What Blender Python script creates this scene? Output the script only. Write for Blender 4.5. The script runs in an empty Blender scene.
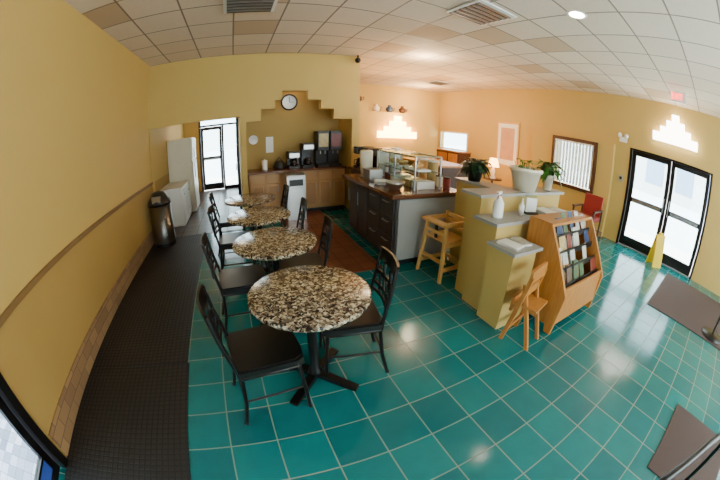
import bpy, math, random
from mathutils import Vector, Matrix
random.seed(4)
S=bpy.context.scene
def lin(c):
    return tuple(((v/255)/12.92 if v/255<=.04045 else ((v/255+.055)/1.055)**2.4) for v in c)+(1,)
def new(name):
    m=bpy.data.materials.new(name);m.use_nodes=True
    nt=m.node_tree;b=nt.nodes['Principled BSDF'];return m,nt,b
def N(nt,t,**k):
    n=nt.nodes.new(t)
    for a,v in k.items():setattr(n,a,v)
    return n
def coords(nt):
    return N(nt,'ShaderNodeTexCoord').outputs['Object']
def mixc(nt,fac,a,b):
    m=N(nt,'ShaderNodeMix',data_type='RGBA')
    if isinstance(fac,(int,float)):m.inputs[0].default_value=fac
    else:nt.links.new(fac,m.inputs[0])
    for i,v in((6,a),(7,b)):
        if isinstance(v,tuple):m.inputs[i].default_value=v
        else:nt.links.new(v,m.inputs[i])
    return m.outputs[2]
def noise(nt,scale,detail=3):
    n=N(nt,'ShaderNodeTexNoise');n.inputs['Scale'].default_value=scale;n.inputs['Detail'].default_value=detail
    nt.links.new(coords(nt),n.inputs['Vector']);return n.outputs[0]
def bump(nt,b,h,st=.1,d=.01):
    n=N(nt,'ShaderNodeBump');n.inputs['Strength'].default_value=st;n.inputs['Distance'].default_value=d
    nt.links.new(h,n.inputs['Height']);nt.links.new(n.outputs[0],b.inputs['Normal'])
def mat(name,c,rough=.5,metal=0,var=.12,scale=6,bm=0,bs=60,spec=.5):
    m,nt,b=new(name);c=lin(c)
    d=tuple(v*(1-var) for v in c[:3])+(1,)
    nt.links.new(mixc(nt,noise(nt,scale),d,c),b.inputs['Base Color'])
    b.inputs['Roughness'].default_value=rough;b.inputs['Metallic'].default_value=metal
    b.inputs['Specular IOR Level'].default_value=spec
    if bm:bump(nt,b,noise(nt,bs),bm)
    return m
def emis(name,c,s):
    m,nt,b=new(name);b.inputs['Emission Color'].default_value=lin(c);b.inputs['Emission Strength'].default_value=s
    b.inputs['Base Color'].default_value=lin(c);return m
def math_(nt,op,a,b=None):
    n=N(nt,'ShaderNodeMath',operation=op)
    for i,v in enumerate((a,b)):
        if v is None:continue
        if isinstance(v,(int,float)):n.inputs[i].default_value=v
        else:nt.links.new(v,n.inputs[i])
    return n.outputs[0]
def grid(nt,size,mort,off=(0,0)):
    sx=N(nt,'ShaderNodeSeparateXYZ');nt.links.new(coords(nt),sx.inputs[0])
    fs=[];cells=[]
    for i in range(2):
        v=math_(nt,'DIVIDE',math_(nt,'ADD',sx.outputs[i],off[i]+100*size),size)
        f=math_(nt,'FRACT',v);fs.append(math_(nt,'ABSOLUTE',math_(nt,'SUBTRACT',f,.5)))
        cells.append(math_(nt,'FLOOR',v))
    g=math_(nt,'GREATER_THAN',math_(nt,'MAXIMUM',fs[0],fs[1]),.5-mort/size/2)
    cb=N(nt,'ShaderNodeCombineXYZ');nt.links.new(cells[0],cb.inputs[0]);nt.links.new(cells[1],cb.inputs[1])
    w=N(nt,'ShaderNodeTexWhiteNoise');nt.links.new(cb.outputs[0],w.inputs['Vector'])
    return g,w.outputs['Value']
def tilemat(name,c1,c2,gc,size,mort,rough,off=(0,0),stain=None,bmp=.3,grough=.7,mott=6,ma=.35):
    m,nt,b=new(name);g,r=grid(nt,size,mort,off)
    c=mixc(nt,r,lin(c1),lin(c2))
    c=mixc(nt,math_(nt,'MULTIPLY',noise(nt,mott),ma),c,lin(tuple(v*.6 for v in c1)))
    if stain:
        c=mixc(nt,math_(nt,'GREATER_THAN',r,stain[0]),c,lin(stain[1]))
    nt.links.new(mixc(nt,g,c,lin(gc)),b.inputs['Base Color'])
    rr=math_(nt,'ADD',math_(nt,'MULTIPLY',g,grough-rough),math_(nt,'ADD',math_(nt,'MULTIPLY',noise(nt,3),.1),rough-.05))
    nt.links.new(rr,b.inputs['Roughness'])
    h=math_(nt,'ADD',math_(nt,'MULTIPLY',g,-1.0),math_(nt,'MULTIPLY',noise(nt,9),.2))
    bump(nt,b,h,bmp,.004)
    return m
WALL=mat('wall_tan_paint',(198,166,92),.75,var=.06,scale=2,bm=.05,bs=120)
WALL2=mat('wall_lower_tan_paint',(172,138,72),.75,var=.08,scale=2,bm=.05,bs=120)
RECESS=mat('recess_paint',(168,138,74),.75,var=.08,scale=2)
TRIMW=mat('rail_tan',(126,96,52),.6)
TEAL=tilemat('teal_floor_tile',(0,104,108),(0,126,126),(120,144,128),.305,.009,.14,(.06,.1),bmp=.2)
BROWNT=tilemat('brown_quarry_tile',(112,58,36),(130,72,46),(80,52,40),.2,.008,.3)
DARKT=tilemat('dark_hall_tile',(70,52,40),(86,64,48),(50,40,34),.3,.01,.3)
CHECK=tilemat('checker_paver',(50,54,76),(120,124,142),(44,44,54),.12,.006,.5)
def brickmat():
    m,nt,b=new('tile_base');t=N(nt,'ShaderNodeTexBrick');t.offset=.5
    sx=N(nt,'ShaderNodeSeparateXYZ');nt.links.new(coords(nt),sx.inputs[0])
    cb=N(nt,'ShaderNodeCombineXYZ');nt.links.new(sx.outputs[1],cb.inputs[0]);nt.links.new(sx.outputs[2],cb.inputs[1])
    nt.links.new(cb.outputs[0],t.inputs['Vector'])
    t.inputs['Color1'].default_value=lin((164,128,88));t.inputs['Color2'].default_value=lin((132,100,70));t.inputs['Mortar'].default_value=lin((100,80,60))
    t.inputs['Scale'].default_value=1;t.inputs['Brick Width'].default_value=.2;t.inputs['Row Height'].default_value=.1;t.inputs['Mortar Size'].default_value=.004
    nt.links.new(t.outputs[0],b.inputs['Base Color']);b.inputs['Roughness'].default_value=.5;return m
BASET=brickmat()
CEIL=tilemat('ceiling_acoustic_tile',(226,206,182),(234,216,194),(130,114,98),.61,.022,.9,(.1,.3),stain=(.93,(200,172,140)),bmp=.15,grough=.6,mott=30,ma=.2)
RUB=tilemat('black_rubber_mat',(30,25,25),(38,33,32),(15,13,13),.045,.012,.5,bmp=.8)
MATG=mat('entry_mat_carpet',(84,66,60),.95,var=.4,scale=80,bm=.5,bs=300)
BLACK=mat('black_metal',(20,18,18),.35,.3)
VINYL=mat('black_vinyl',(18,15,14),.32,bm=.05,bs=200)
RUBB=mat('black_plastic',(26,25,25),.4)
STEEL=mat('stainless',(190,188,184),.28,1,var=.1,scale=20)
BSTEEL=mat('brushed_dark_steel',(120,116,112),.3,1,var=.2,scale=20)
DSTEEL=mat('dark_cabinet_metal',(96,92,92),.32,.6,var=.2,scale=10)
ALU=mat('aluminium',(150,150,150),.35,.9)
def woodmat(name,c1,c2,rough=.4,sc=(2,2,30)):
    m,nt,b=new(name);mp=N(nt,'ShaderNodeMapping');nt.links.new(coords(nt),mp.inputs[0]);mp.inputs['Scale'].default_value=sc
    n=N(nt,'ShaderNodeTexNoise');n.inputs['Scale'].default_value=2.5;n.inputs['Detail'].default_value=5;n.inputs['Distortion'].default_value=.8
    nt.links.new(mp.outputs[0],n.inputs['Vector'])
    nt.links.new(mixc(nt,n.outputs[0],lin(c1),lin(c2)),b.inputs['Base Color']);b.inputs['Roughness'].default_value=rough;return m
WOOD=woodmat('honey_oak',(150,88,32),(206,142,68),.35,(12,12,2))
WOODL=woodmat('light_birch',(200,148,76),(226,178,106),.4,(12,12,2))
WOODD=woodmat('dark_walnut',(58,32,18),(92,54,32),.4,(12,12,2))
CABW=mat('cabinet_tan',(190,146,92),.5)
CTOP=mat('brown_laminate',(116,70,46),.2,var=.4,scale=60)
WHITE=mat('white_plastic',(236,234,228),.4,var=.04)
PAPER=mat('paper',(240,238,232),.8,var=.05)
CREAM=mat('cream_glaze',(230,220,194),.35)
GREEN=mat('leaf_green',(60,124,40),.45,var=.5,scale=12)
DGREEN=mat('leaf_dark',(22,58,26),.45,var=.5,scale=12)
SOIL=mat('soil',(50,34,24),.9)
RED=mat('burgundy_vinyl',(140,34,34),.4)
YEL=mat('yellow_plastic',(240,200,10),.4)
BLUE=mat('blue_trim',(50,80,170),.5)
GREY=mat('grey_ceramic',(160,158,152),.4)
CONC=mat('concrete',(216,214,208),.9,var=.15,scale=1)
ASPH=mat('asphalt',(196,198,204),.9,var=.15,scale=1)
STUC=mat('stucco',(236,232,224),.9)
TINT=mat('building_glass',(150,170,196),.3)
COL=[mat('cover_%d'%i,c,.4,var=.7,scale=22) for i,c in enumerate([(150,60,44),(236,230,214),(60,84,130),(220,190,120),(90,120,84),(30,30,34),(226,222,214),(120,100,84)])]
def granite():
    m,nt,b=new('granite_speckle');v=N(nt,'ShaderNodeTexVoronoi');v.inputs['Scale'].default_value=72
    nn=N(nt,'ShaderNodeTexNoise');nn.inputs['Scale'].default_value=34;nn.inputs['Detail'].default_value=4
    nt.links.new(coords(nt),nn.inputs['Vector'])
    ad=N(nt,'ShaderNodeVectorMath',operation='MULTIPLY_ADD');nt.links.new(nn.outputs['Color'],ad.inputs[0]);ad.inputs[1].default_value=(.05,.05,.05);nt.links.new(coords(nt),ad.inputs[2])
    nt.links.new(ad.outputs[0],v.inputs['Vector'])
    sp=N(nt,'ShaderNodeSeparateColor');nt.links.new(v.outputs['Color'],sp.inputs[0])
    r=N(nt,'ShaderNodeValToRGB');r.color_ramp.interpolation='CONSTANT'
    e=r.color_ramp.elements;e[0].color=lin((30,26,24));e[1].position=.3;e[1].color=lin((98,84,68))
    for p,c in((.5,(156,140,114)),(.72,(196,182,154)),(.9,(116,96,76))):
        q=e.new(p);q.color=lin(c)
    nt.links.new(sp.outputs[0],r.inputs[0]);nt.links.new(r.outputs[0],b.inputs['Base Color']);b.inputs['Roughness'].default_value=.18;return m
GRAN=granite()
def glassmat(name,tint=(235,245,245),gl=.12):
    m,nt,b=new(name);nt.nodes.remove(b);o=nt.nodes['Material Output']
    t=N(nt,'ShaderNodeBsdfTransparent');t.inputs[0].default_value=lin(tint);g=N(nt,'ShaderNodeBsdfGlossy');g.inputs['Roughness'].default_value=.03
    x=N(nt,'ShaderNodeMixShader');x.inputs[0].default_value=gl
    nt.links.new(t.outputs[0],x.inputs[1]);nt.links.new(g.outputs[0],x.inputs[2]);nt.links.new(x.outputs[0],o.inputs[0]);return m
GLASS=glassmat('clear_glass',gl=.06)
LAMPW=emis('warm_lamp_shade',(255,180,100),14)
SCON=emis('warm_sconce_glow',(255,190,100),26)
SCONW=emis('white_sconce_glow',(255,244,226),12)
DOWN=emis('downlight_glow',(255,236,204),40)
SIGNR=emis('exit_sign_red',(255,50,30),8)
POST=mat('poster_print',(214,164,130),.5,var=.35,scale=5)

class B:
    def __init__(s):s.v=[];s.f=[];s.m=[];s.sm=[];s.mats=[]
    def mi(s,m):
        if m not in s.mats:s.mats.append(m)
        return s.mats.index(m)
    def add(s,v,f,m,sm=False,X=None):
        o=len(s.v);i=s.mi(m)
        s.v+=[(X@Vector(q) if X else Vector(q)) for q in v]
        for q in f:s.f.append([o+k for k in q]);s.m.append(i);s.sm.append(sm)
    def box(s,a,b,m,X=None):
        x0,y0,z0=a;x1,y1,z1=b
        v=[(x0,y0,z0),(x1,y0,z0),(x1,y1,z0),(x0,y1,z0),(x0,y0,z1),(x1,y0,z1),(x1,y1,z1),(x0,y1,z1)]
        s.add(v,[(0,3,2,1),(4,5,6,7),(0,1,5,4),(1,2,6,5),(2,3,7,6),(3,0,4,7)],m,False,X)
    def prism(s,poly,ax,a0,a1,m,X=None):
        def P(q,t):
            q=list(q);q.insert(ax,t);return tuple(q)
        n=len(poly);v=[P(q,a0) for q in poly]+[P(q,a1) for q in poly]
        f=[tuple(range(n))[::-1],tuple(range(n,2*n))]+[(i,(i+1)%n,n+(i+1)%n,n+i) for i in range(n)]
        s.add(v,f,m,False,X)
    def tube(s,pts,r,m,n=8,X=None,closed=False):
        pts=[Vector(p) for p in pts];rs=r if isinstance(r,(list,tuple)) else [r]*len(pts)
        L=len(pts);v=[];up=None
        for i,p in enumerate(pts):
            a=pts[(i-1)%L] if (closed or i>0) else p; b=pts[(i+1)%L] if (closed or i<L-1) else p
            t=(b-a).normalized()
            if up is None:
                up=Vector((0,0,1)) if abs(t.z)<.9 else Vector((1,0,0))
            w=t.cross(up).normalized();up=w.cross(t).normalized()
            for k in range(n):
                c=2*math.pi*k/n;v.append(p+(w*math.cos(c)+up*math.sin(c))*rs[i])
        f=[]
        for i in range(L if closed else L-1):
            j=(i+1)%L
            for k in range(n):f.append((i*n+k,i*n+(k+1)%n,j*n+(k+1)%n,j*n+k))
        s.add(v,f,m,True,X)
        if not closed:
            s.add(v[:n],[tuple(range(n))[::-1]],m,False,X);s.add(v[-n:],[tuple(range(n))],m,False,X)
    def lathe(s,prof,c,m,n=32,X=None,sm=True):
        v=[];f=[]
        for r,z in prof:
            for k in range(n):
                a=2*math.pi*k/n;v.append((c[0]+max(r,1e-4)*math.cos(a),c[1]+max(r,1e-4)*math.sin(a),c[2]+z))
        for i in range(len(prof)-1):
            for k in range(n):f.append((i*n+k,i*n+(k+1)%n,(i+1)*n+(k+1)%n,(i+1)*n+k))
        s.add(v,f,m,sm,X)
    def ball(s,c,r,m,n=12,sc=(1,1,1)):
        v=[];f=[]
        for i in range(n+1):
            t=math.pi*i/n
            for k in range(n*2):
                a=math.pi*k/n;v.append((c[0]+sc[0]*r*math.sin(t)*math.cos(a)+1e-5*math.cos(a),c[1]+sc[1]*r*math.sin(t)*math.sin(a),c[2]-sc[2]*r*math.cos(t)))
        for i in range(n):
            for k in range(n*2):f.append((i*2*n+k,i*2*n+(k+1)%(2*n),(i+1)*2*n+(k+1)%(2*n),(i+1)*2*n+k))
        s.add(v,f,m,True)
    def leaf(s,p,az,le,w,rise,droop,m):
        v=[];d=Vector((math.cos(az),math.sin(az),0));sd=Vector((-math.sin(az),math.cos(az),0))
        K=5
        for i in range(K+1):
            t=i/K;c=Vector(p)+d*le*t+Vector((0,0,rise*t-droop*t*t));ww=w*math.sin(math.pi*(.12+.86*t))
            v+=[c-sd*ww,c+Vector((0,0,-.15*ww)),c+sd*ww]
        f=[]
        for i in range(K):
            for k in(0,1):f.append((i*3+k,i*3+k+1,i*3+k+4,i*3+k+3))
        s.add(v,f,m,True)
    def obj(s,name,loc=(0,0,0),rz=0,bevel=0,parent=None):
        me=bpy.data.meshes.new(name);me.from_pydata([tuple(q) for q in s.v],[],s.f);
        for m in s.mats:me.materials.append(m)
        me.polygons.foreach_set('material_index',s.m);me.polygons.foreach_set('use_smooth',s.sm);me.update()
        o=bpy.data.objects.new(name,me);S.collection.objects.link(o);o.location=loc;o.rotation_euler=(0,0,rz)
        if bevel:
            b=o.modifiers.new('bevel','BEVEL');b.width=bevel;b.segments=2;b.limit_method='ANGLE';b.angle_limit=math.radians(50)
        if parent:o.parent=parent
        return o
def inst(o,name,loc,rz):
    q=bpy.data.objects.new(name,o.data);S.collection.objects.link(q);q.location=loc;q.rotation_euler=(0,0,rz)
    return q
def wall(name,ax,p0,p1,u0,u1,z0,z1,holes,m):
    us=sorted(set([u0,u1]+[h[0] for h in holes]+[h[1] for h in holes]));us=[u for u in us if u0<=u<=u1]
    b=B()
    for a,c in zip(us,us[1:]):
        mid=(a+c)/2;hz=sorted([(h[2],h[3]) for h in holes if h[0]<mid<h[1]])
        z=z0
        for h0,h1 in hz+[(z1,z1)]:
            if h0>z+1e-4:
                if ax==0:b.box((p0,a,z),(p1,c,h0),m)
                else:b.box((a,p0,z),(c,p1,h0),m)
            z=max(z,h1)
    return b.obj(name)
def simple(name,a,b,m,bevel=0):
    q=B();q.box(a,b,m);return q.obj(name,bevel=bevel)
H=3.25;XL=-1.74;XR=7.0;YB=5.82;YF=9.3;YH=10.0;Y0=-3.2
pi=math.pi
# ---------- shell
simple('floor',(XL-.1,Y0-.1,-.1),(XR+.12,YH+.1,0),TEAL)
simple('ceiling',(XL-.12,Y0-.12,H),(XR+.12,YH+.1,H+.1),CEIL)
wall('wall_left',0,XL-.12,XL,Y0,YH,1.0,H,[(-.35,.93,1.0,2.1)],WALL)
wall('wall_left_lower',0,XL-.12,XL,Y0,YH,0,1.0,[(-.35,.93,0,1.0)],WALL2)
b=B();b.box((XL,.99,.98),(XL+.025,YB-.01,1.03),TRIMW);b.obj('trim_1',bevel=.006)
b=B();b.box((XL,.99,0),(XL+.015,YB-.01,.24),BASET);b.obj('baseboard_left')
steps=[(.17,.45,0,1.92),(.45,.72,0,2.14),(.72,.85,0,2.30),(.85,1.34,0,2.48),(1.34,1.6,0,2.30),(1.6,1.86,0,2.12),(1.86,2.24,0,1.92)]
wall('wall_back',1,YB,YB+.14,XL,2.4,0,H,[(XL+.02,.06,0,2.02)]+steps,WALL)
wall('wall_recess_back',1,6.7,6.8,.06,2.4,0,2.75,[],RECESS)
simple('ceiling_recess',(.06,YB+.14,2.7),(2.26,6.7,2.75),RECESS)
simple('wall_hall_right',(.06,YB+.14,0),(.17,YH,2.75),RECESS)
simple('wall_kitchen_left',(2.26,YB+.14,0),(2.4,YF,H),WALL)
simple('ceiling_hall',(XL,YB+.14,2.55),(.06,YH,2.6),CEIL)
wall('wall_hall_end',1,YH,YH+.1,XL,.17,0,2.7,[(-1.25,.02,0,2.45)],WALL)
simple('wall_far',(2.4,YF,0),(XR+.12,YF+.1,H),WALL)
wall('wall_right',0,XR,XR+.12,Y0,YF,0,H,[(-.1,2.1,0,2.12),(3.0,4.17,.92,1.98),(7.75,9.15,1.2,1.75)],WALL)
wall('wall_right_furred',0,XR-.14,XR,2.5,4.95,0,2.1,[(3.0,4.17,.92,1.98)],WALL)
wall('wall_front',1,Y0-.12,Y0,XL,XR,0,H,[(0,6.4,.35,2.7)],WALL)
simple('baseboard_right',(XR-.16,2.48,0),(XR-.14,4.97,.12),BASET)
b=B();b.box((.72,3.15,0),(1.66,6.68,.004),BROWNT);b.obj('floor_brown_tile')
b=B();b.box((XL,5.45,0),(.06,9.98,.005),DARKT);b.obj('floor_hall')
b=B();b.box((XL+.02,-1.2,0),(-.66,2.0,.012),RUB);b.obj('floor_mat',bevel=.004)
b=B();b.box((XL+.02,2.01,0),(-.68,5.42,.012),RUB);b.obj('floor_mat',bevel=.004)
b=B();b.box((4.5,-1.1,0),(6.5,.5,.012),MATG);b.obj('entry_mat',bevel=.004)
b=B();b.box((1.9,-1.5,0),(2.8,-.57,.012),MATG);b.obj('entry_mat',bevel=.004)
# exterior
simple('exterior_ground',(-30,-30,-.2),(60,40,-.14),ASPH)
simple('exterior_sidewalk',(7.14,-4,-.14),(9.6,9,-.02),CONC)
simple('exterior_walkway',(-4.5,-3,-.14),(XL-.13,3,-.02),CHECK)
simple('exterior_hall_walk',(-3,10.12,-.14),(2,13,-.02),CONC)
b=B();b.box((30,-14,-.14),(38,16,4),STUC)
for k in range(8):b.box((29.95,-12+k*3.4,.8),(30,-10+k*3.4,3.0),TINT)
b.obj('exterior_building')
# ---------- tables
def table():
    b=B()
    b.lathe([(0,.715),(.36,.715),(.38,.722),(.386,.735),(.384,.748),(.375,.752),(0,.752)],(0,0,0),GRAN,64)
    b.lathe([(0,.70),(.16,.70),(.16,.714),(0,.714)],(0,0,0),BLACK,24)
    b.lathe([(.0,.05),(.06,.05),(.05,.09),(.036,.12),(.036,.66),(.06,.70),(0,.70)],(0,0,0),BLACK,24)
    for k in range(4):
        a=k*math.pi/2+.5;X=Matrix.Rotation(a,4,'Z')
        b.prism([(.03,.03),(.30,.008),(.33,.008),(.33,.03),(.03,.075)],1,-.03,.03,BLACK,X)
        b.lathe([(0,0),(.02,0),(.02,.012),(0,.012)],(.31,0,0),RUBB,12,X)
    return b
T=table().obj('cafe_table',(.345,1.62,0),.3)
for x,y in((.265,2.6),(.2,3.55),(.14,4.5)):inst(T,'cafe_table',(x,y,0),.3)
def chair():
    b=B()
    prof=[(-.21,-.19),(-.19,-.21),(.16,-.215),(.205,-.19),(.22,-.1),(.225,0),(.22,.1),(.205,.19),(.16,.215),(-.19,.21),(-.21,.19)]
    b.prism(prof,2,.435,.475,VINYL)
    b.prism([(x*.93,y*.93) for x,y in prof],2,.475,.487,VINYL)
    b.tube([(x*.97,y*.97,.428) for x,y in prof],.011,BLACK,8,closed=True)
    for s in(-1,1):
        b.tube([(.17,.18*s,.43),(.19,.19*s,.2),(.2,.2*s,0)],.0135,BLACK)
        b.tube([(-.28,.175*s,.87),(-.25,.185*s,.7),(-.205,.19*s,.5),(-.19,.19*s,.4),(-.21,.195*s,.2),(-.26,.2*s,0)],.0135,BLACK)
        b.tube([(.188,.19*s,.22),(-.207,.195*s,.22)],.008,BLACK)
        b.ball((.2,.2*s,.012),.016,RUBB,6);b.ball((-.26,.2*s,.012),.016,RUBB,6)
    b.tube([(-.207,-.195,.24),(-.207,.195,.24)],.008,BLACK)
    b.tube([(.188,-.19,.26),(.188,.19,.26)],.008,BLACK)
    def band(z0,z1,x0,x1,t=.012,y=.18):
        K=8;v=[]
        for i in range(K+1):
            yy=-y+2*y*i/K;cx=-.03*(1-(yy/y)**2)
            v+=[(x0+cx-t/2,yy,z0),(x0+cx+t/2,yy,z0),(x1+cx+t/2,yy,z1),(x1+cx-t/2,yy,z1)]
        f=[]
        for i in range(K):
            for k in range(4):f.append((i*4+k,i*4+(k+1)%4,i*4+4+(k+1)%4,i*4+4+k))
        b.add(v,f,BLACK)
    band(.79,.88,-.267,-.283,.018)
    band(.68,.715,-.246,-.25);band(.60,.62,-.228,-.232);band(.545,.565,-.218,-.222)
    for yy in(-.1,-.035,.035,.1):
        cx=-.03*(1-(yy/.18)**2)
        b.prism([(yy-.013,.55),(yy+.013,.55),(yy+.013,.7),(yy-.013,.7)],0,-.237+cx,-.227+cx,BLACK)
    for yy in(-.07,.07):
        b.box((-.283,yy-.016,.69),(-.268,yy+.016,.8),BLACK)
    return b
C=chair().obj('cafe_chair',(0.0,1.52,0),.12)
for x,y,r in((.64,1.72,pi-.18),(-.07,2.52,.05),(.5,2.64,pi-.15),(-.1,3.6,-.05),(.46,3.5,pi-.1),(-.16,4.5,0),(.42,4.5,pi)):
    inst(C,'cafe_chair',(x,y,0),r)
b=B()
pts=[(.80,-.33,0),(.80,-.33,.82),(.83,-.345,.88),(.9,-.38,.9),(1.2,-.55,.9),(1.68,-.86,.9),(1.73,-.89,.88),(1.76,-.91,.82),(1.76,-.91,0)]
b.tube(pts,.018,BLACK,12);b.lathe([(0,0),(.05,0),(.05,.008),(0,.008)],(.80,-.33,0),BLACK,16);b.lathe([(0,0),(.05,0),(.05,.008),(0,.008)],(1.76,-.91,0),BLACK,16)
b.obj('handrail')
# ---------- serving counter
b=B();INS=mat('door_inset',(112,108,108),.3,.6)
CY=3.12
b.box((1.78,CY,.08),(2.72,4.72,.9),DSTEEL);b.box((1.84,CY+.05,0),(2.66,4.7,.08),RUBB)
n=4;y0=CY+.03;w=(4.68-y0)/n
for i in range(n):
    a=y0+i*w+.015;c=y0+(i+1)*w-.015
    if i<2:
        for k in range(3):
            z=.13+k*.25;b.box((1.76,a,z),(1.78,c,z+.23),DSTEEL);b.tube([(1.735,a+.1,z+.19),(1.735,c-.1,z+.19)],.008,STEEL)
            for q in(a+.1,c-.1):b.tube([(1.735,q,z+.19),(1.765,q,z+.19)],.006,STEEL)
    else:
        b.box((1.76,a,.13),(1.78,c,.86),DSTEEL);b.box((1.752,a+.05,.19),(1.76,c-.05,.8),INS)
        b.tube([(1.735,c-.04,.55),(1.735,c-.04,.75)],.008,STEEL)
b.box((1.8,CY-.025,.1),(2.7,CY,.88),GREY)
b.box((1.68,CY-.07,.9),(2.78,4.8,.95),CTOP)
b.obj('serving_counter',bevel=.006)
b=B()
b.box((2.2,4.82,0),(2.95,5.76,.9),DSTEEL);b.box((2.15,4.81,.9),(3.0,5.80,.95),CTOP)
b.obj('beverage_counter',bevel=.006)
b=B()
for y in(3.25,3.78,4.3):
    for x in(2.1,2.5):b.tube([(x,y,.95),(x,y,1.38)],.014,STEEL)
    b.tube([(2.1,y,1.38),(2.5,y,1.38)],.01,STEEL)
for x in(2.1,2.5):
    b.tube([(x,3.25,1.38),(x,4.3,1.38)],.012,STEEL);b.tube([(x,3.25,1.17),(x,4.3,1.17)],.009,STEEL)
b.box((2.09,3.25,1.385),(2.51,4.3,1.393),GLASS);b.box((2.085,3.27,1.05),(2.091,4.28,1.37),GLASS);b.box((2.1,3.25,1.17),(2.5,4.3,1.176),GLASS)
for y in(3.4,3.62,3.95,4.15):
    b.box((2.2,y-.07,1.176),(2.4,y+.07,1.2),PAPER)
for y in(3.5,3.9,4.15):
    b.lathe([(0,1.2),(.05,1.2),(.08,1.25),(.06,1.27),(0,1.28)],(2.3,y,0),WOODL,16)
for y,m in((3.35,WHITE),(3.55,COL[3]),(3.95,CREAM),(4.12,COL[0])):
    b.box((2.16,y-.07,.952),(2.44,y+.07,1.05),m)
b.obj('sneeze_guard_display')
def bowl(name,loc,r,h,m):
    b=B();b.lathe([(0,0),(r*.5,0),(r*.55,.01),(r*.9,h*.7),(r,h),(r*.95,h),(r*.85,h*.7),(r*.5,.02),(0,.02)],(0,0,0),m,24);return b.obj(name,loc)
bowl('mixing_bowl',(1.9,3.4,.95),.13,.1,STEEL)
b=B()
for i in range(6):b.lathe([(0,.008*i),(.08,.008*i),(.12,.008*i+.014),(.115,.008*i+.016),(.07,.008*i+.006),(0,.008*i+.006)],(0,0,0),WHITE,24)
b.obj('plate_stack',(1.9,3.75,.95))
b=B();b.box((-.14,-.1,0),(.14,.1,.17),STEEL);
for x in(-.05,.05):b.box((x-.02,-.08,.168),(x+.02,.08,.173),RUBB)
b.box((.14,-.02,.1),(.165,.02,.12),RUBB);b.tube([(-.1,-.1,.05),(-.1,-.112,.05)],.012,RUBB)
b.obj('toaster',(1.92,4.12,.95),1.5,bevel=.02)
def canister(name,loc,r,h,m,lid):
    b=B();b.lathe([(0,0),(r*.95,0),(r,.01),(r,h*.88),(r*.93,h*.9),(0,h*.9)],(0,0,0),m,24);b.lathe([(0,h*.9),(r*1.03,h*.9),(r*1.03,h*.96),(r*.5,h),(0,h)],(0,0,0),lid,24)
    b.ball((0,0,h+.01),r*.2,lid,8);return b.obj(name,loc)
canister('cereal_canister',(2.3,4.55,.95),.1,.42,WHITE,WHITE)
canister('cereal_canister',(2.54,4.55,.95),.1,.46,WHITE,WHITE)
canister('cereal_canister',(2.66,3.9,.95),.08,.36,WOODL,WHITE)
canister('cereal_canister',(2.66,3.65,.95),.08,.36,COL[3],WHITE)
canister('condiment_jar',(2.66,3.3,.95),.05,.16,RED,RUBB)
canister('condiment_jar',(2.64,3.45,.95),.05,.16,CREAM,RUBB)
b=B();b.lathe([(0,0),(.11,0),(.11,.02),(.085,.03),(.085,.05)],(0,0,0),STEEL,24);b.lathe([(.08,.05),(.1,.1),(.105,.4),(.09,.42),(0,.42)],(0,0,0),CREAM,24);b.tube([(-.1,0,.09),(-.15,0,.09),(-.15,0,.06)],.012,RUBB)
b.obj('juice_dispenser',(1.98,4.5,.95))
POTG=mat('coffee_pot_glass',(40,26,20),.1)
def coffee(name,loc,rz,h=.42):
    b=B();b.box((-.12,-.16,0),(.12,.16,.05),RUBB);b.box((-.12,.02,.05),(.12,.16,h),RUBB);b.box((-.12,-.16,h-.14),(.12,.03,h),RUBB)
    b.box((-.1,-.166,h-.12),(.1,-.16,h-.03),STEEL)
    b.lathe([(0,.05),(.07,.05),(.08,.1),(.06,.18),(.04,.2),(0,.2)],(0,-.07,0),POTG,20);b.tube([(0,-.14,.17),(0,-.19,.16),(0,-.19,.09),(0,-.15,.08)],.009,RUBB)
    return b.obj(name,loc,rz,bevel=.006)
coffee('coffee_maker',(2.36,5.05,.952),-pi/2);coffee('coffee_maker',(2.36,5.5,.952),-pi/2)
b=B();b.box((-.18,-.25,0),(.2,.25,.4),RUBB);b.box((-.195,-.2,.22),(-.18,.2,.38),STEEL);b.box((-.2,-.2,0),(-.18,.2,.03),STEEL)
for y in(-.12,0,.12):b.tube([(-.2,y,.22),(-.2,y,.14)],.012,RUBB)
b.obj('espresso_machine',(2.76,5.3,.95),bevel=.01)
# ---------- recess cabinets
b=B();b.box((.2,6.1,.08),(2.2,6.68,.88),CABW);b.box((.2,6.15,0),(2.2,6.68,.08),RUBB);b.box((.18,6.03,.88),(2.22,6.69,.92),CTOP)
CI=mat('cab_inset',(174,130,80),.5)
for a,c in((.24,.52),(.54,.82),(1.32,1.6),(1.62,1.9),(1.92,2.18)):
    b.box((a,6.08,.12),(c,6.1,.66),CABW);b.box((a,6.08,.69),(c,6.1,.85),CABW);b.box((a+.05,6.072,.17),(c-.05,6.08,.61),CI)
    b.tube([(c-.04,6.06,.5),(c-.04,6.06,.62)],.007,STEEL)
b.obj('base_cabinet',bevel=.004)
b=B();b.box((0,0,0),(.36,.36,.84),STEEL);b.box((.03,-.012,.08),(.33,0,.62),STEEL);b.box((.05,-.015,.66),(.31,0,.78),RUBB);b.prism([(0,.84),(.36,.84),(.36,.86),(.18,.89),(0,.86)],0,0,.36,STEEL)
b.obj('trash_receptacle',(.88,5.6,0.004),bevel=.008)
coffee('coffee_maker',(1.45,6.35,.922),0,.5);coffee('coffee_maker',(1.15,6.35,.922),0,.34)
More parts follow.
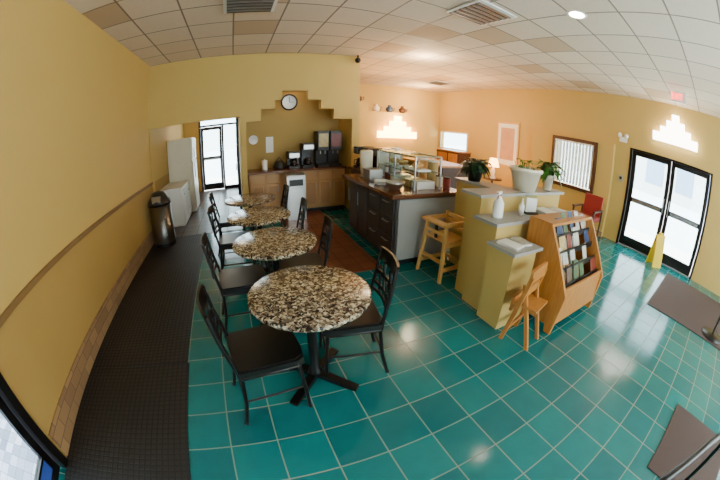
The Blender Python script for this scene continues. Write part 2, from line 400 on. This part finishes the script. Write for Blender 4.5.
for x,cc in((1.75,COL[3]),(2.02,COL[0])):
    b=B();b.box((-.12,-.18,0),(.12,.18,.06),RUBB);b.box((-.12,0,.06),(.12,.18,.75),RUBB);b.box((-.12,-.18,.34),(.12,.02,.75),RUBB);b.box((-.1,-.188,.42),(.1,-.18,.7),cc)
    for q in(-.05,.05):b.tube([(q,-.12,.34),(q,-.12,.27)],.012,STEEL)
    b.obj('beverage_dispenser',(x,6.33,.92),bevel=.008)
b=B();b.lathe([(0,0),(.12,0),(.14,.05),(.1,.14),(.02,.17),(0,.17)],(0,0,0),RUBB,20);b.tube([(-.1,0,.12),(0,0,.24),(.1,0,.12)],.009,RUBB);b.obj('waffle_iron',(.85,6.35,.92))
canister('sugar_canister',(.55,6.4,.92),.06,.2,WHITE,WHITE)
b=B();b.box((0,0,0),(.16,.006,.34),PAPER);b.obj('notice_paper',(.62,6.69,1.25))
X=Matrix.Rotation(pi/2,4,'X')
b=B();b.lathe([(0,0),(.1,0),(.1,.012),(.09,.012),(.085,.006),(0,.006)],(0,0,0),WHITE,32,X);b.obj('wall_plate',(.35,6.69,1.55))
b=B()
b.lathe([(0,0),(.16,0),(.16,.03),(.135,.04),(.13,.02),(0,.02)],(0,0,0),RUBB,40,X);b.lathe([(0,.021),(.13,.021),(.13,.022)],(0,0,0),PAPER,40,X)
b.box((-.005,-.03,0),(.005,-.026,.1),RUBB);b.box((0,-.03,-.004),(.07,-.026,.004),RUBB)
b.obj('wall_clock',(.98,YB-.01,2.25))
b=B();b.ball((0,0,0),.06,RUBB,10);b.tube([(0,0,.05),(0,0,.11)],.02,RUBB);b.obj('security_camera',(2.3,5.71,3.14))
# ---------- hallway
b=B();b.lathe([(0,0),(.2,0),(.205,.02),(.205,.7),(0,.7)],(0,0,0),BSTEEL,32);b.lathe([(.2,.7),(.215,.7),(.215,.74),(.2,.78),(.12,.9),(.05,.92),(0,.92)],(0,0,0),RUBB,32);b.lathe([(.208,0),(.208,.06)],(0,0,0),RUBB,32);b.box((-.08,-.2,.76),(.08,-.15,.86),STEEL)
b.obj('trash_can',(-1.45,5.15,.012))
b=B();b.box((0,0,0),(.6,.7,1.75),CREAM);b.box((.6,.02,.05),(.63,.68,1.2),CREAM);b.box((.6,.02,1.23),(.63,.68,1.73),CREAM);b.tube([(.66,.08,.8),(.66,.08,1.15)],.01,STEEL);b.tube([(.66,.08,1.28),(.66,.08,1.5)],.01,STEEL)
b.obj('refrigerator',(-1.72,7.3,.005),bevel=.01)
for y in(6.15,6.7):
    b=B();b.box((0,0,0),(.5,.5,.75),WHITE);b.box((.5,.03,.1),(.52,.47,.7),WHITE);b.box((-.0,-.01,.75),(.52,.51,.78),WHITE);b.box((.52,.2,.6),(.535,.3,.62),ALU)
    b.obj('storage_cabinet',(-1.72,y,.005),bevel=.008)
def door_leaf(b,y0,y1,x,z1=2.08,fr=BLACK,ax=0,s=.075):
    def bx(a,c,z,zz,t=.025,m=fr):
        if ax==0:b.box((x-t,a,z),(x+t,c,zz),m)
        else:b.box((a,x-t,z),(c,x+t,zz),m)
    bx(y0,y0+s,.02,z1);bx(y1-s,y1,.02,z1);bx(y0+s,y1-s,.02,.22);bx(y0+s,y1-s,z1-.1,z1)
    bx(y0+s,y1-s,.98,1.08);bx(y0+s,y1-s,.22,.98,.004,GLASS);bx(y0+s,y1-s,1.08,z1-.1,.004,GLASS)
b=B();
b.box((6.98,-.1,0),(7.1,-.04,2.12),BLACK);b.box((6.98,2.04,0),(7.1,2.1,2.12),BLACK);b.box((6.98,-.04,2.08),(7.1,2.04,2.12),BLACK)
door_leaf(b,-.035,.995,7.05,s=.1);door_leaf(b,1.005,2.035,7.05,s=.1)
for y in(.1,1.14):
    b.box((6.985,y,1.0),(7.02,y+.76,1.06),ALU)
for y in(.93,1.07):b.tube([(7.02,y,.95),(6.96,y,.97),(6.96,y,1.25),(7.02,y,1.27)],.011,ALU)
b.box((6.97,-.04,0),(7.12,2.04,.015),ALU)
b.obj('door_1')
b=B();b.box((-1.25,9.98,0),(-1.19,10.08,2.45),BLACK);b.box((-.04,9.98,0),(.02,10.08,2.45),BLACK);b.box((-1.19,9.98,2.04),(-.04,10.08,2.1),BLACK);b.box((-1.19,9.98,2.39),(-.04,10.08,2.45),BLACK);b.box((-.5,9.98,0),(-.44,10.08,2.04),BLACK)
b.box((-1.19,10.02,2.1),(-.04,10.03,2.39),GLASS);b.box((-.44,10.02,.1),(-.04,10.03,2.04),GLASS);b.box((-.44,9.98,0),(-.04,10.08,.1),BLACK)
door_leaf(b,-1.185,-.505,10.03,2.03,BLACK,1);b.box((-1.1,9.97,.98),(-.6,10.0,1.04),ALU);b.obj('door_2')
b=B();door_leaf(b,6.06,6.95,-.0,2.0,BLACK,0);b.box((-.05,6.15,1.0),(-.03,6.85,1.06),ALU);b.obj('door_3')
b=B();b.box((XL-.14,.87,0),(XL+.03,.95,2.1),BLACK);b.box((XL-.14,-.37,0),(XL+.03,-.3,2.1),BLACK);b.box((XL-.14,-.3,2.03),(XL+.03,.87,2.1),BLACK)
door_leaf(b,-.29,.86,XL-.06,2.02);b.box((XL-.02,-.2,1.0),(XL+.01,.75,1.07),ALU);b.box((XL-.08,-.21,.10),(XL-.03,.78,.2),BLUE);b.obj('door_4')
b=B();x=6.80
b.box((x,2.93,.85),(x+.06,3.01,2.05),WOODD);b.box((x,4.16,.85),(x+.06,4.24,2.05),WOODD);b.box((x,3.01,.85),(x+.06,4.16,.93),WOODD);b.box((x,3.01,1.97),(x+.06,4.16,2.05),WOODD);b.box((x+.01,3.01,1.93),(x+.05,4.16,1.97),WHITE)
b.box((6.96,3.01,.93),(6.966,4.16,1.97),GLASS)
for i in range(12):
    y=3.03+i*.095;X=Matrix.Translation((6.88,y+.03,0))@Matrix.Rotation(.5,4,'Z');b.box((-.002,-.035,.95),(.002,.035,1.95),WHITE,X)
b.obj('window_1')
b=B();b.box((6.98,7.7,1.15),(7.02,9.2,1.2),WHITE);b.box((6.98,7.7,1.75),(7.02,9.2,1.8),WHITE);b.box((6.98,7.7,1.2),(7.02,7.75,1.75),WHITE);b.box((6.98,9.15,1.2),(7.02,9.2,1.75),WHITE);b.box((7.05,7.75,1.2),(7.056,9.15,1.75),GLASS);b.obj('window_2')
b=B()
for x in(0,1.58,3.18,4.78,6.34):b.box((x,-3.26,.35),(x+.06,-3.18,2.7),BLACK)
b.box((0,-3.26,.35),(6.4,-3.18,.41),BLACK);b.box((0,-3.26,2.64),(6.4,-3.18,2.7),BLACK);b.box((.06,-3.225,.41),(6.34,-3.22,2.64),GLASS);b.obj('window_3')
b=B();x=6.965
b.box((x,5.5,.95),(x+.03,6.35,2.25),WOODL);b.box((x-.004,5.55,1.0),(x,6.3,2.2),PAPER);b.box((x-.008,5.66,1.15),(x-.004,6.19,2.08),POST);b.obj('framed_poster',bevel=.003)
# exit sign
b=B();b.box((-.025,-.16,0),(.025,.16,.19),WHITE)
def strokes(b,x,m):
    def r(y0,z0,y1,z1):b.box((x-.004,min(y0,y1),z0),(x,max(y0,y1),z1),m)
    y=.13
    r(y,.04,y-.014,.15)
    for z in(.04,.09,.136):r(y,z,y-.05,z+.014)
    y=.06
    for s in(1,-1):
        X=Matrix.Translation((x-.002,y-.025,.095))@Matrix.Rotation(s*.42,4,'X');b.box((-.002,-.008,-.058),(.002,.008,.058),m,X)
    r(-.013,.04,-.029,.15)
    r(-.045,.136,-.1,.15);r(-.065,.04,-.081,.15)
strokes(b,-.025,SIGNR);b.tube([(0,0,.19),(0,0,.25)],.012,WHITE)
b.obj('exit_sign',(5.6,.68,3.0))
b=B();b.box((-.03,-.1,-.05),(0,.1,.06),WHITE)
for s in(-1,1):b.ball((-.06,.09*s,.09),.055,WHITE,10);
b.obj('emergency_light',(7.0,2.3,2.25))
b=B();b.box((-.03,-.05,-.07),(0,.05,.07),GREY);b.box((-.035,-.03,-.02),(-.03,.03,.04),RUBB);b.obj('alarm_box',(7.0,2.28,1.4))
def sconce(name,m,w,h,loc,rz):
    b=B();poly=[(-.5,0),(.5,0),(.5,.3),(.34,.3),(.34,.52),(.2,.52),(.2,.76),(.08,.76),(.08,1),(-.08,1),(-.08,.76),(-.2,.76),(-.2,.52),(-.34,.52),(-.34,.3),(-.5,.3)]
    b.prism([(y*w,z*h) for y,z in poly],0,0,.1,m)
    b.prism([(y*w*1.03,z*h*1.03-.01) for y,z in poly],0,.1,.118,CREAM)
    return b.obj(name,loc,rz)
sconce('wall_sconce',SCONW,1.15,.6,(6.88,.93,2.42),0)
# ---------- pony wall tiers
b=B()
b.box((2.17,2.12,0),(3.75,2.34,1.12),WALL);b.box((2.12,2.08,1.12),(3.8,2.38,1.15),GREY)
b.box((2.10,1.8,0),(3.55,2.12,.93),WALL);b.box((2.05,1.76,.93),(3.57,2.08,.96),GREY)
b.box((2.04,1.5,0),(2.4,1.8,.77),WALL);b.box((1.99,1.45,.77),(2.43,1.8,.8),GREY)
b.box((2.6,2.34,0),(2.85,3.02,1.12),WALL);b.box((2.57,2.38,1.12),(2.88,3.04,1.15),GREY)
b.obj('pony_wall')
def plant(name,loc,pot,potm,lm,n,le,w,seed):
    random.seed(seed);b=B()
    r,h=pot
    b.lathe([(0,0),(r*.7,0),(r*.95,h*.85),(r*1.05,h*.85),(r*1.08,h*.93),(r*1.05,h),(r*.9,h),(r*.85,h*.9),(0,h*.9)],(0,0,0),potm,32);b.lathe([(0,h*.9),(r*.86,h*.905)],(0,0,0),SOIL,24)
    for i in range(n):
        a=random.uniform(0,2*pi);q=random.uniform(0,.8*r);L=le*random.uniform(.5,1.1);ri=random.uniform(.3,1.3)*le
        px,py=q*math.cos(a),q*math.sin(a)
        b.tube([(px,py,h*.9),(px*1.3,py*1.3,h+ri*.5)],.003,lm,5)
        b.leaf((px*1.3,py*1.3,h+ri*.5),a+random.uniform(-.6,.6),L,w*random.uniform(.6,1.1),ri*.5,random.uniform(.3,1.2)*le,lm)
    return b.obj(name,loc)
plant('potted_plant',(2.70,2.80,1.15),(.11,.14),RUBB,DGREEN,90,.18,.032,3)
plant('flower_pot',(3.02,2.23,1.15),(.2,.27),CREAM,GREEN,16,.12,.022,5)
plant('potted_vine',(3.56,2.23,1.15),(.08,.2),CREAM,GREEN,60,.22,.04,8)
b=B();b.lathe([(0,0),(.055,0),(.058,.02),(.055,.14),(.018,.2),(.016,.22),(0,.22)],(0,0,0),WHITE,20);b.box((-.03,-.012,.22),(.05,.012,.255),WHITE);b.tube([(.0,0,.21),(0,0,.23)],.02,RED);b.tube([(.05,0,.24),(.07,0,.24)],.008,RED);b.tube([(.03,0,.22),(.04,0,.18)],.005,RED);b.obj('spray_bottle',(2.25,1.95,.96),3.5)
b=B();b.lathe([(0,0),(.03,0),(.032,.1),(.012,.13),(.012,.15),(0,.15)],(0,0,0),WHITE,16);b.tube([(0,0,.15),(0,0,.18),(.03,0,.18)],.006,WHITE);b.obj('sanitizer_bottle',(2.6,1.92,.96),4)
def papers(name,loc,n,w,h,rz=0):
    b=B()
    for i in range(n):
        X=Matrix.Rotation(random.uniform(-.15,.15),4,'Z');b.box((-w/2,-h/2,i*.004),(w/2,h/2,i*.004+.003),random.choice([PAPER,PAPER,COL[1]]),X)
    return b.obj(name,loc,rz)
papers('brochure_stack',(2.12,1.62,.801),6,.15,.22,.2);papers('brochure_stack',(2.31,1.64,.801),4,.12,.2,-.2);papers('brochure_stack',(3.08,1.92,.961),8,.22,.22);papers('brochure_stack',(3.38,1.92,.961),5,.22,.2)
b=B();b.box((-.08,-.05,0),(.08,.05,.02),RUBB);b.box((-.08,.03,.02),(.08,.04,.2),GLASS);b.box((-.07,.0,.02),(.07,.02,.17),PAPER);b.obj('card_holder',(2.8,1.93,.96),-.4)
# ---------- magazine rack (faces -y)
b=B()
x0,x1=2.47,3.42
sp=[(1.7,.0),(1.62,.0),(1.6,.08),(1.22,.08),(1.2,0),(1.12,0),(1.08,.44),(1.42,1.02),(1.7,1.02)]
for x in(x0,x1):b.prism([(y,z) for y,z in sp],0,x,x+.03,WOOD)
b.box((x0+.03,1.67,.1),(x1,1.695,1.0),WOOD);b.box((x0+.03,1.12,.4),(x1,1.68,.42),WOOD);b.box((x0+.01,1.42,1.0),(x1+.02,1.7,1.03),WOOD);b.box((x0+.03,1.11,.12),(x1,1.135,.5),WOOD);b.box((x0+.03,1.14,.1),(x1,1.66,.12),WOOD)
random.seed(11)
for k in range(4):
    y=1.17+k*.085;z=.48+k*.135
    b.box((x0+.03,y,z-.04),(x1,y+.012,z+.02),RUBB)
    b.box((x0+.03,y+.012,z-.04),(x1,y+.075,z-.03),RUBB)
    for i in range(6):
        x=x0+.04+i*.152
        if random.random()<.12:continue
        hh=random.uniform(.15,.24)
        for q in range(random.randint(1,3)):
            X=Matrix.Translation((x+random.uniform(0,.02),y+.02+q*.012,z-.02))@Matrix.Rotation(-.4,4,'X')@Matrix.Rotation(random.uniform(-.12,.12),4,'Y')
            b.box((0,0,0),(random.uniform(.09,.14),.008,hh),random.choice(COL),X)
b.obj('magazine_rack',bevel=.003)
# ---------- high chairs
def highchair(h=.75):
    b=B();s=.22
    for x in(-1,1):
        for y in(-1,1):
            b.prism([(-.02,-.018),(.02,-.018),(.02,.018),(-.02,.018)],2,0,h if y>0 else h*.93,WOODL,Matrix.Translation((x*s,y*s,0))@Matrix(((1,0,-x*.06/h,0),(0,1,-y*.07/h,0),(0,0,1,0),(0,0,0,1))))
        b.box((x*.2-.012,-.2,.12),(x*.2+.012,.2,.17),WOODL);b.box((x*.19-.012,-.2,.42),(x*.19+.012,.19,.47),WOODL)
        b.box((x*.175-.015,-.2,h-.09),(x*.175+.015,.18,h-.04),WOODL)
    b.box((-.19,-.17,.47),(.19,.17,.49),WOODL)
    b.box((-.21,-.205,.22),(.21,-.14,.24),WOODL)
    for z in(.55,.63,h-.06):b.box((-.17,.145,z),(.17,.165,z+.05),WOODL)
    b.box((-.2,-.24,h-.07),(.2,-.13,h-.045),WOODL);b.box((-.19,-.19,h-.2),(.19,-.17,h-.16),WOODL);b.box((-.2,.19,.12),(.2,.21,.17),WOODL)
    b.box((-.02,-.17,.49),(.02,-.15,h-.07),RUBB)
    return b
highchair().obj('high_chair',(2.28,2.76,0),-1.5,bevel=.004)
b=B()
for y in(0,.3):
    b.prism([(-.02,0),(.02,0),(.16,.68),(.12,.68)],1,y,y+.03,WOOD);b.prism([(.26,0),(.3,0),(.1,.58),(.06,.58)],1,y+.032 if y==0 else y-.032,y+.06 if y==0 else y-.004,WOOD)
b.box((.12,.0,.62),(.15,.33,.74),WOOD);b.box((.02,.03,.38),(.26,.3,.405),WOOD);b.box((.1,.03,.48),(.12,.3,.56),WOOD);b.box((.02,.03,.12),(.045,.3,.16),WOOD);b.box((-.01,.03,.3),(.02,.3,.44),WOOD)
b.obj('booster_chair',(1.97,1.37,0),-1.35,bevel=.003)
# ---------- misc right
b=B()
for s in(-1,1):b.prism([(-.13,0),(-.15,0),(-.02,.62),(0,.62)] if s<0 else [(.13,0),(.15,0),(.02,.62),(0,.62)],1,-.14,.14,YEL)
b.box((-.03,-.05,.6),(.03,.05,.66),YEL);b.obj('wet_floor_sign',(6.6,.92,0),.9)
def armchair(name,loc,rz):
    b=B();b.box((-.25,-.25,.38),(.25,.25,.48),RED);b.prism([(-.27,.46),(-.21,.46),(-.27,.9),(-.33,.9)],1,-.24,.24,RED)
    for s in(-1,1):
        b.prism([(.2,0),(.24,0),(.24,.62),(.2,.62)],1,s*.27-.02,s*.27+.02,WOODD);b.prism([(-.28,0),(-.24,0),(-.24,.6),(-.28,.6)],1,s*.27-.02,s*.27+.02,WOODD);b.box((-.28,s*.27-.03,.6),(.26,s*.27+.03,.64),WOODD)
    return b.obj(name,loc,rz,bevel=.01)
armchair('lobby_chair',(6.3,2.75,0),pi)
b=B();b.lathe([(0,.58),(.28,.58),(.28,.61),(0,.61)],(0,0,0),WOODD,32);b.lathe([(0,0),(.2,0),(.19,.03),(.03,.06),(.03,.58)],(0,0,0),WOODD,24);b.obj('side_table',(6.4,5.9,0))
b=B();b.lathe([(0,0),(.09,0),(.09,.02),(.05,.1),(.08,.2),(.02,.3),(.015,.38)],(0,0,0),CREAM,24);b.lathe([(.17,.33),(.1,.56)],(0,0,0),LAMPW,24);b.obj('table_lamp',(6.4,5.9,.61))
b=B();b.box((0,0,0),(.5,1.6,1.15),WOODD);b.box((-.02,-.02,1.15),(.52,1.62,1.19),WOOD)
for k in range(3):b.box((-.02,.05+k*.52,.1),(0,.5+k*.52,1.1),WOOD)
b.obj('sideboard',(6.2,7.2,0),bevel=.005)
b=B()
for i,(x0,x1,z) in enumerate(((2.41,3.3,2.45),(3.3,4.9,2.2),(4.9,5.2,1.9),(5.2,5.5,1.6))):b.box((x0,7.4,0),(x1,7.6,z),WALL)
b.obj('kitchen_partition')
sconce('wall_sconce',SCON,1.15,.6,(4.12,7.28,1.5),pi/2)
random.seed(9)
for i,x in enumerate((2.75,3.05,3.55,3.95,4.35)):
    z=2.452 if x<3.3 else 2.202
    b=B();r=.1;b.lathe([(0,0),(r*.6,0),(r,r*.6),(r*.95,r*1.2),(r*.4,r*1.6),(r*.5,r*2),(0,r*2)],(0,0,0),[COL[0],WOODD,CREAM,COL[2],WOODD][i],20);b.tube([(r*.9,0,r*1.2),(r*1.6,0,r*1.3),(r*1.3,0,r*.5),(r*.9,0,r*.5)],.012,WOODD,6);b.obj('ceramic_pitcher',(x,7.5,z))
b=B();b.box((2.42,8.0,0),(5.2,8.6,.9),CABW);b.box((2.41,7.95,.9),(5.25,8.62,.94),CTOP);b.obj('kitchen_counter')
b=B();b.box((3.9,5.0,0),(4.6,6.6,1.0),WOODD);b.box((3.85,4.95,1.0),(4.65,6.65,1.04),WOOD);b.obj('condiment_counter',bevel=.005)
b=B();b.lathe([(0,0),(.22,0),(.22,.015),(.03,.03),(0,.03)],(0,0,0),BLACK,28);b.tube([(0,0,.02),(0,0,1.0)],.02,BLACK);b.box((-.2,-.02,1.0),(.2,.0,1.35),BLACK);b.obj('sign_stand',(4.75,-.85,.012),-.8)
def vent(name,x,y):
    b=B();b.box((-.3,-.3,0),(.3,.3,.02),WHITE)
    for i in range(6):
        t=-.24+i*.09;b.box((-.26,t,-.012),(.26,t+.035,0),ALU,);b.box((-.26,t+.036,-.004),(.26,t+.08,0),RUBB)
    b.obj(name,(x,y,H-.025))
for x,y in((.08,3.3),(2.5,2.5),(5.5,7.4)):vent('ceiling_vent',x,y)
b=B();b.lathe([(.09,-.004),(.12,-.006),(.125,0)],(0,0,0),WHITE,32);b.lathe([(0,-.002),(.09,-.002)],(0,0,0),DOWN,32);b.obj('recessed_downlight',(2.97,1.46,H-.001))
# ---------- lights
def area(name,loc,rot,sx,sy,e,c=(1,1,1)):
    l=bpy.data.lights.new(name,'AREA');l.shape='RECTANGLE';l.size=sx;l.size_y=sy;l.energy=e;l.color=c
    o=bpy.data.objects.new(name,l);S.collection.objects.link(o);o.location=loc;o.rotation_euler=rot;return o
area('front_fill_area',(3.8,-3.1,1.6),(pi/2,0,0),5.0,2.2,115,(1,.96,.9))  # added area lamp inside the unseen front window, fills the room
for n,l,e,c in(('kitchen_warm_fill',(5.6,8.4,2.7),110,(1,.64,.34)),('lounge_warm_fill',(5.4,6.2,2.3),70,(1,.62,.32)),('service_light',(3.4,5.0,2.95),60,(1,.76,.48)),('sconce_warm_fill',(4.1,6.9,2.2),60,(1,.64,.3)),('hall_light',(-.7,8.2,2.4),18,(1,.8,.55)),('recess_light',(1.2,6.3,2.6),7,(1,.8,.55))):  # kitchen, lounge and sconce ones: fixtureless lamps added for the warm glow
    q=bpy.data.lights.new(n,'POINT');q.energy=e;q.color=c;q.shadow_soft_size=.15;o=bpy.data.objects.new(n,q);S.collection.objects.link(o);o.location=l
sl=bpy.data.lights.new('sun','SUN');sl.energy=45;sl.angle=.02;so=bpy.data.objects.new('sun',sl);S.collection.objects.link(so);so.rotation_euler=(0,math.radians(-1),0)
w=bpy.data.worlds.new('World');S.world=w;w.use_nodes=True;bg=w.node_tree.nodes['Background'];bg.inputs[0].default_value=(.86,.93,1,1);bg.inputs[1].default_value=12
# ---------- camera (equisolid fisheye, real lens: 10.5 mm on 24.4 mm sensor)
cd=bpy.data.cameras.new('Camera');cam=bpy.data.objects.new('Camera',cd);S.collection.objects.link(cam);S.camera=cam
cd.type='PANO';cd.sensor_fit='HORIZONTAL';cd.sensor_width=24.387;cd.sensor_height=16.258;cd.clip_start=.05
tgt=cd.cycles if hasattr(cd,'cycles') else cd
for k,v in(('panorama_type','FISHEYE_EQUISOLID'),('fisheye_lens',10.5),('fisheye_fov',math.pi)):
    try:setattr(tgt,k,v)
    except Exception as e:print(k,e)
p,r,yw=.358,.015,-.398
R=Vector((1,0,0));U=Vector((0,math.sin(p),math.cos(p)))
right=R*math.cos(r)+U*math.sin(r);up=-R*math.sin(r)+U*math.cos(r);back=right.cross(up)
M=Matrix((right,up,back)).transposed();M=Matrix.Rotation(yw,3,'Z')@M
cam.matrix_world=Matrix.Translation((0,0,1.7))@M.to_4x4()
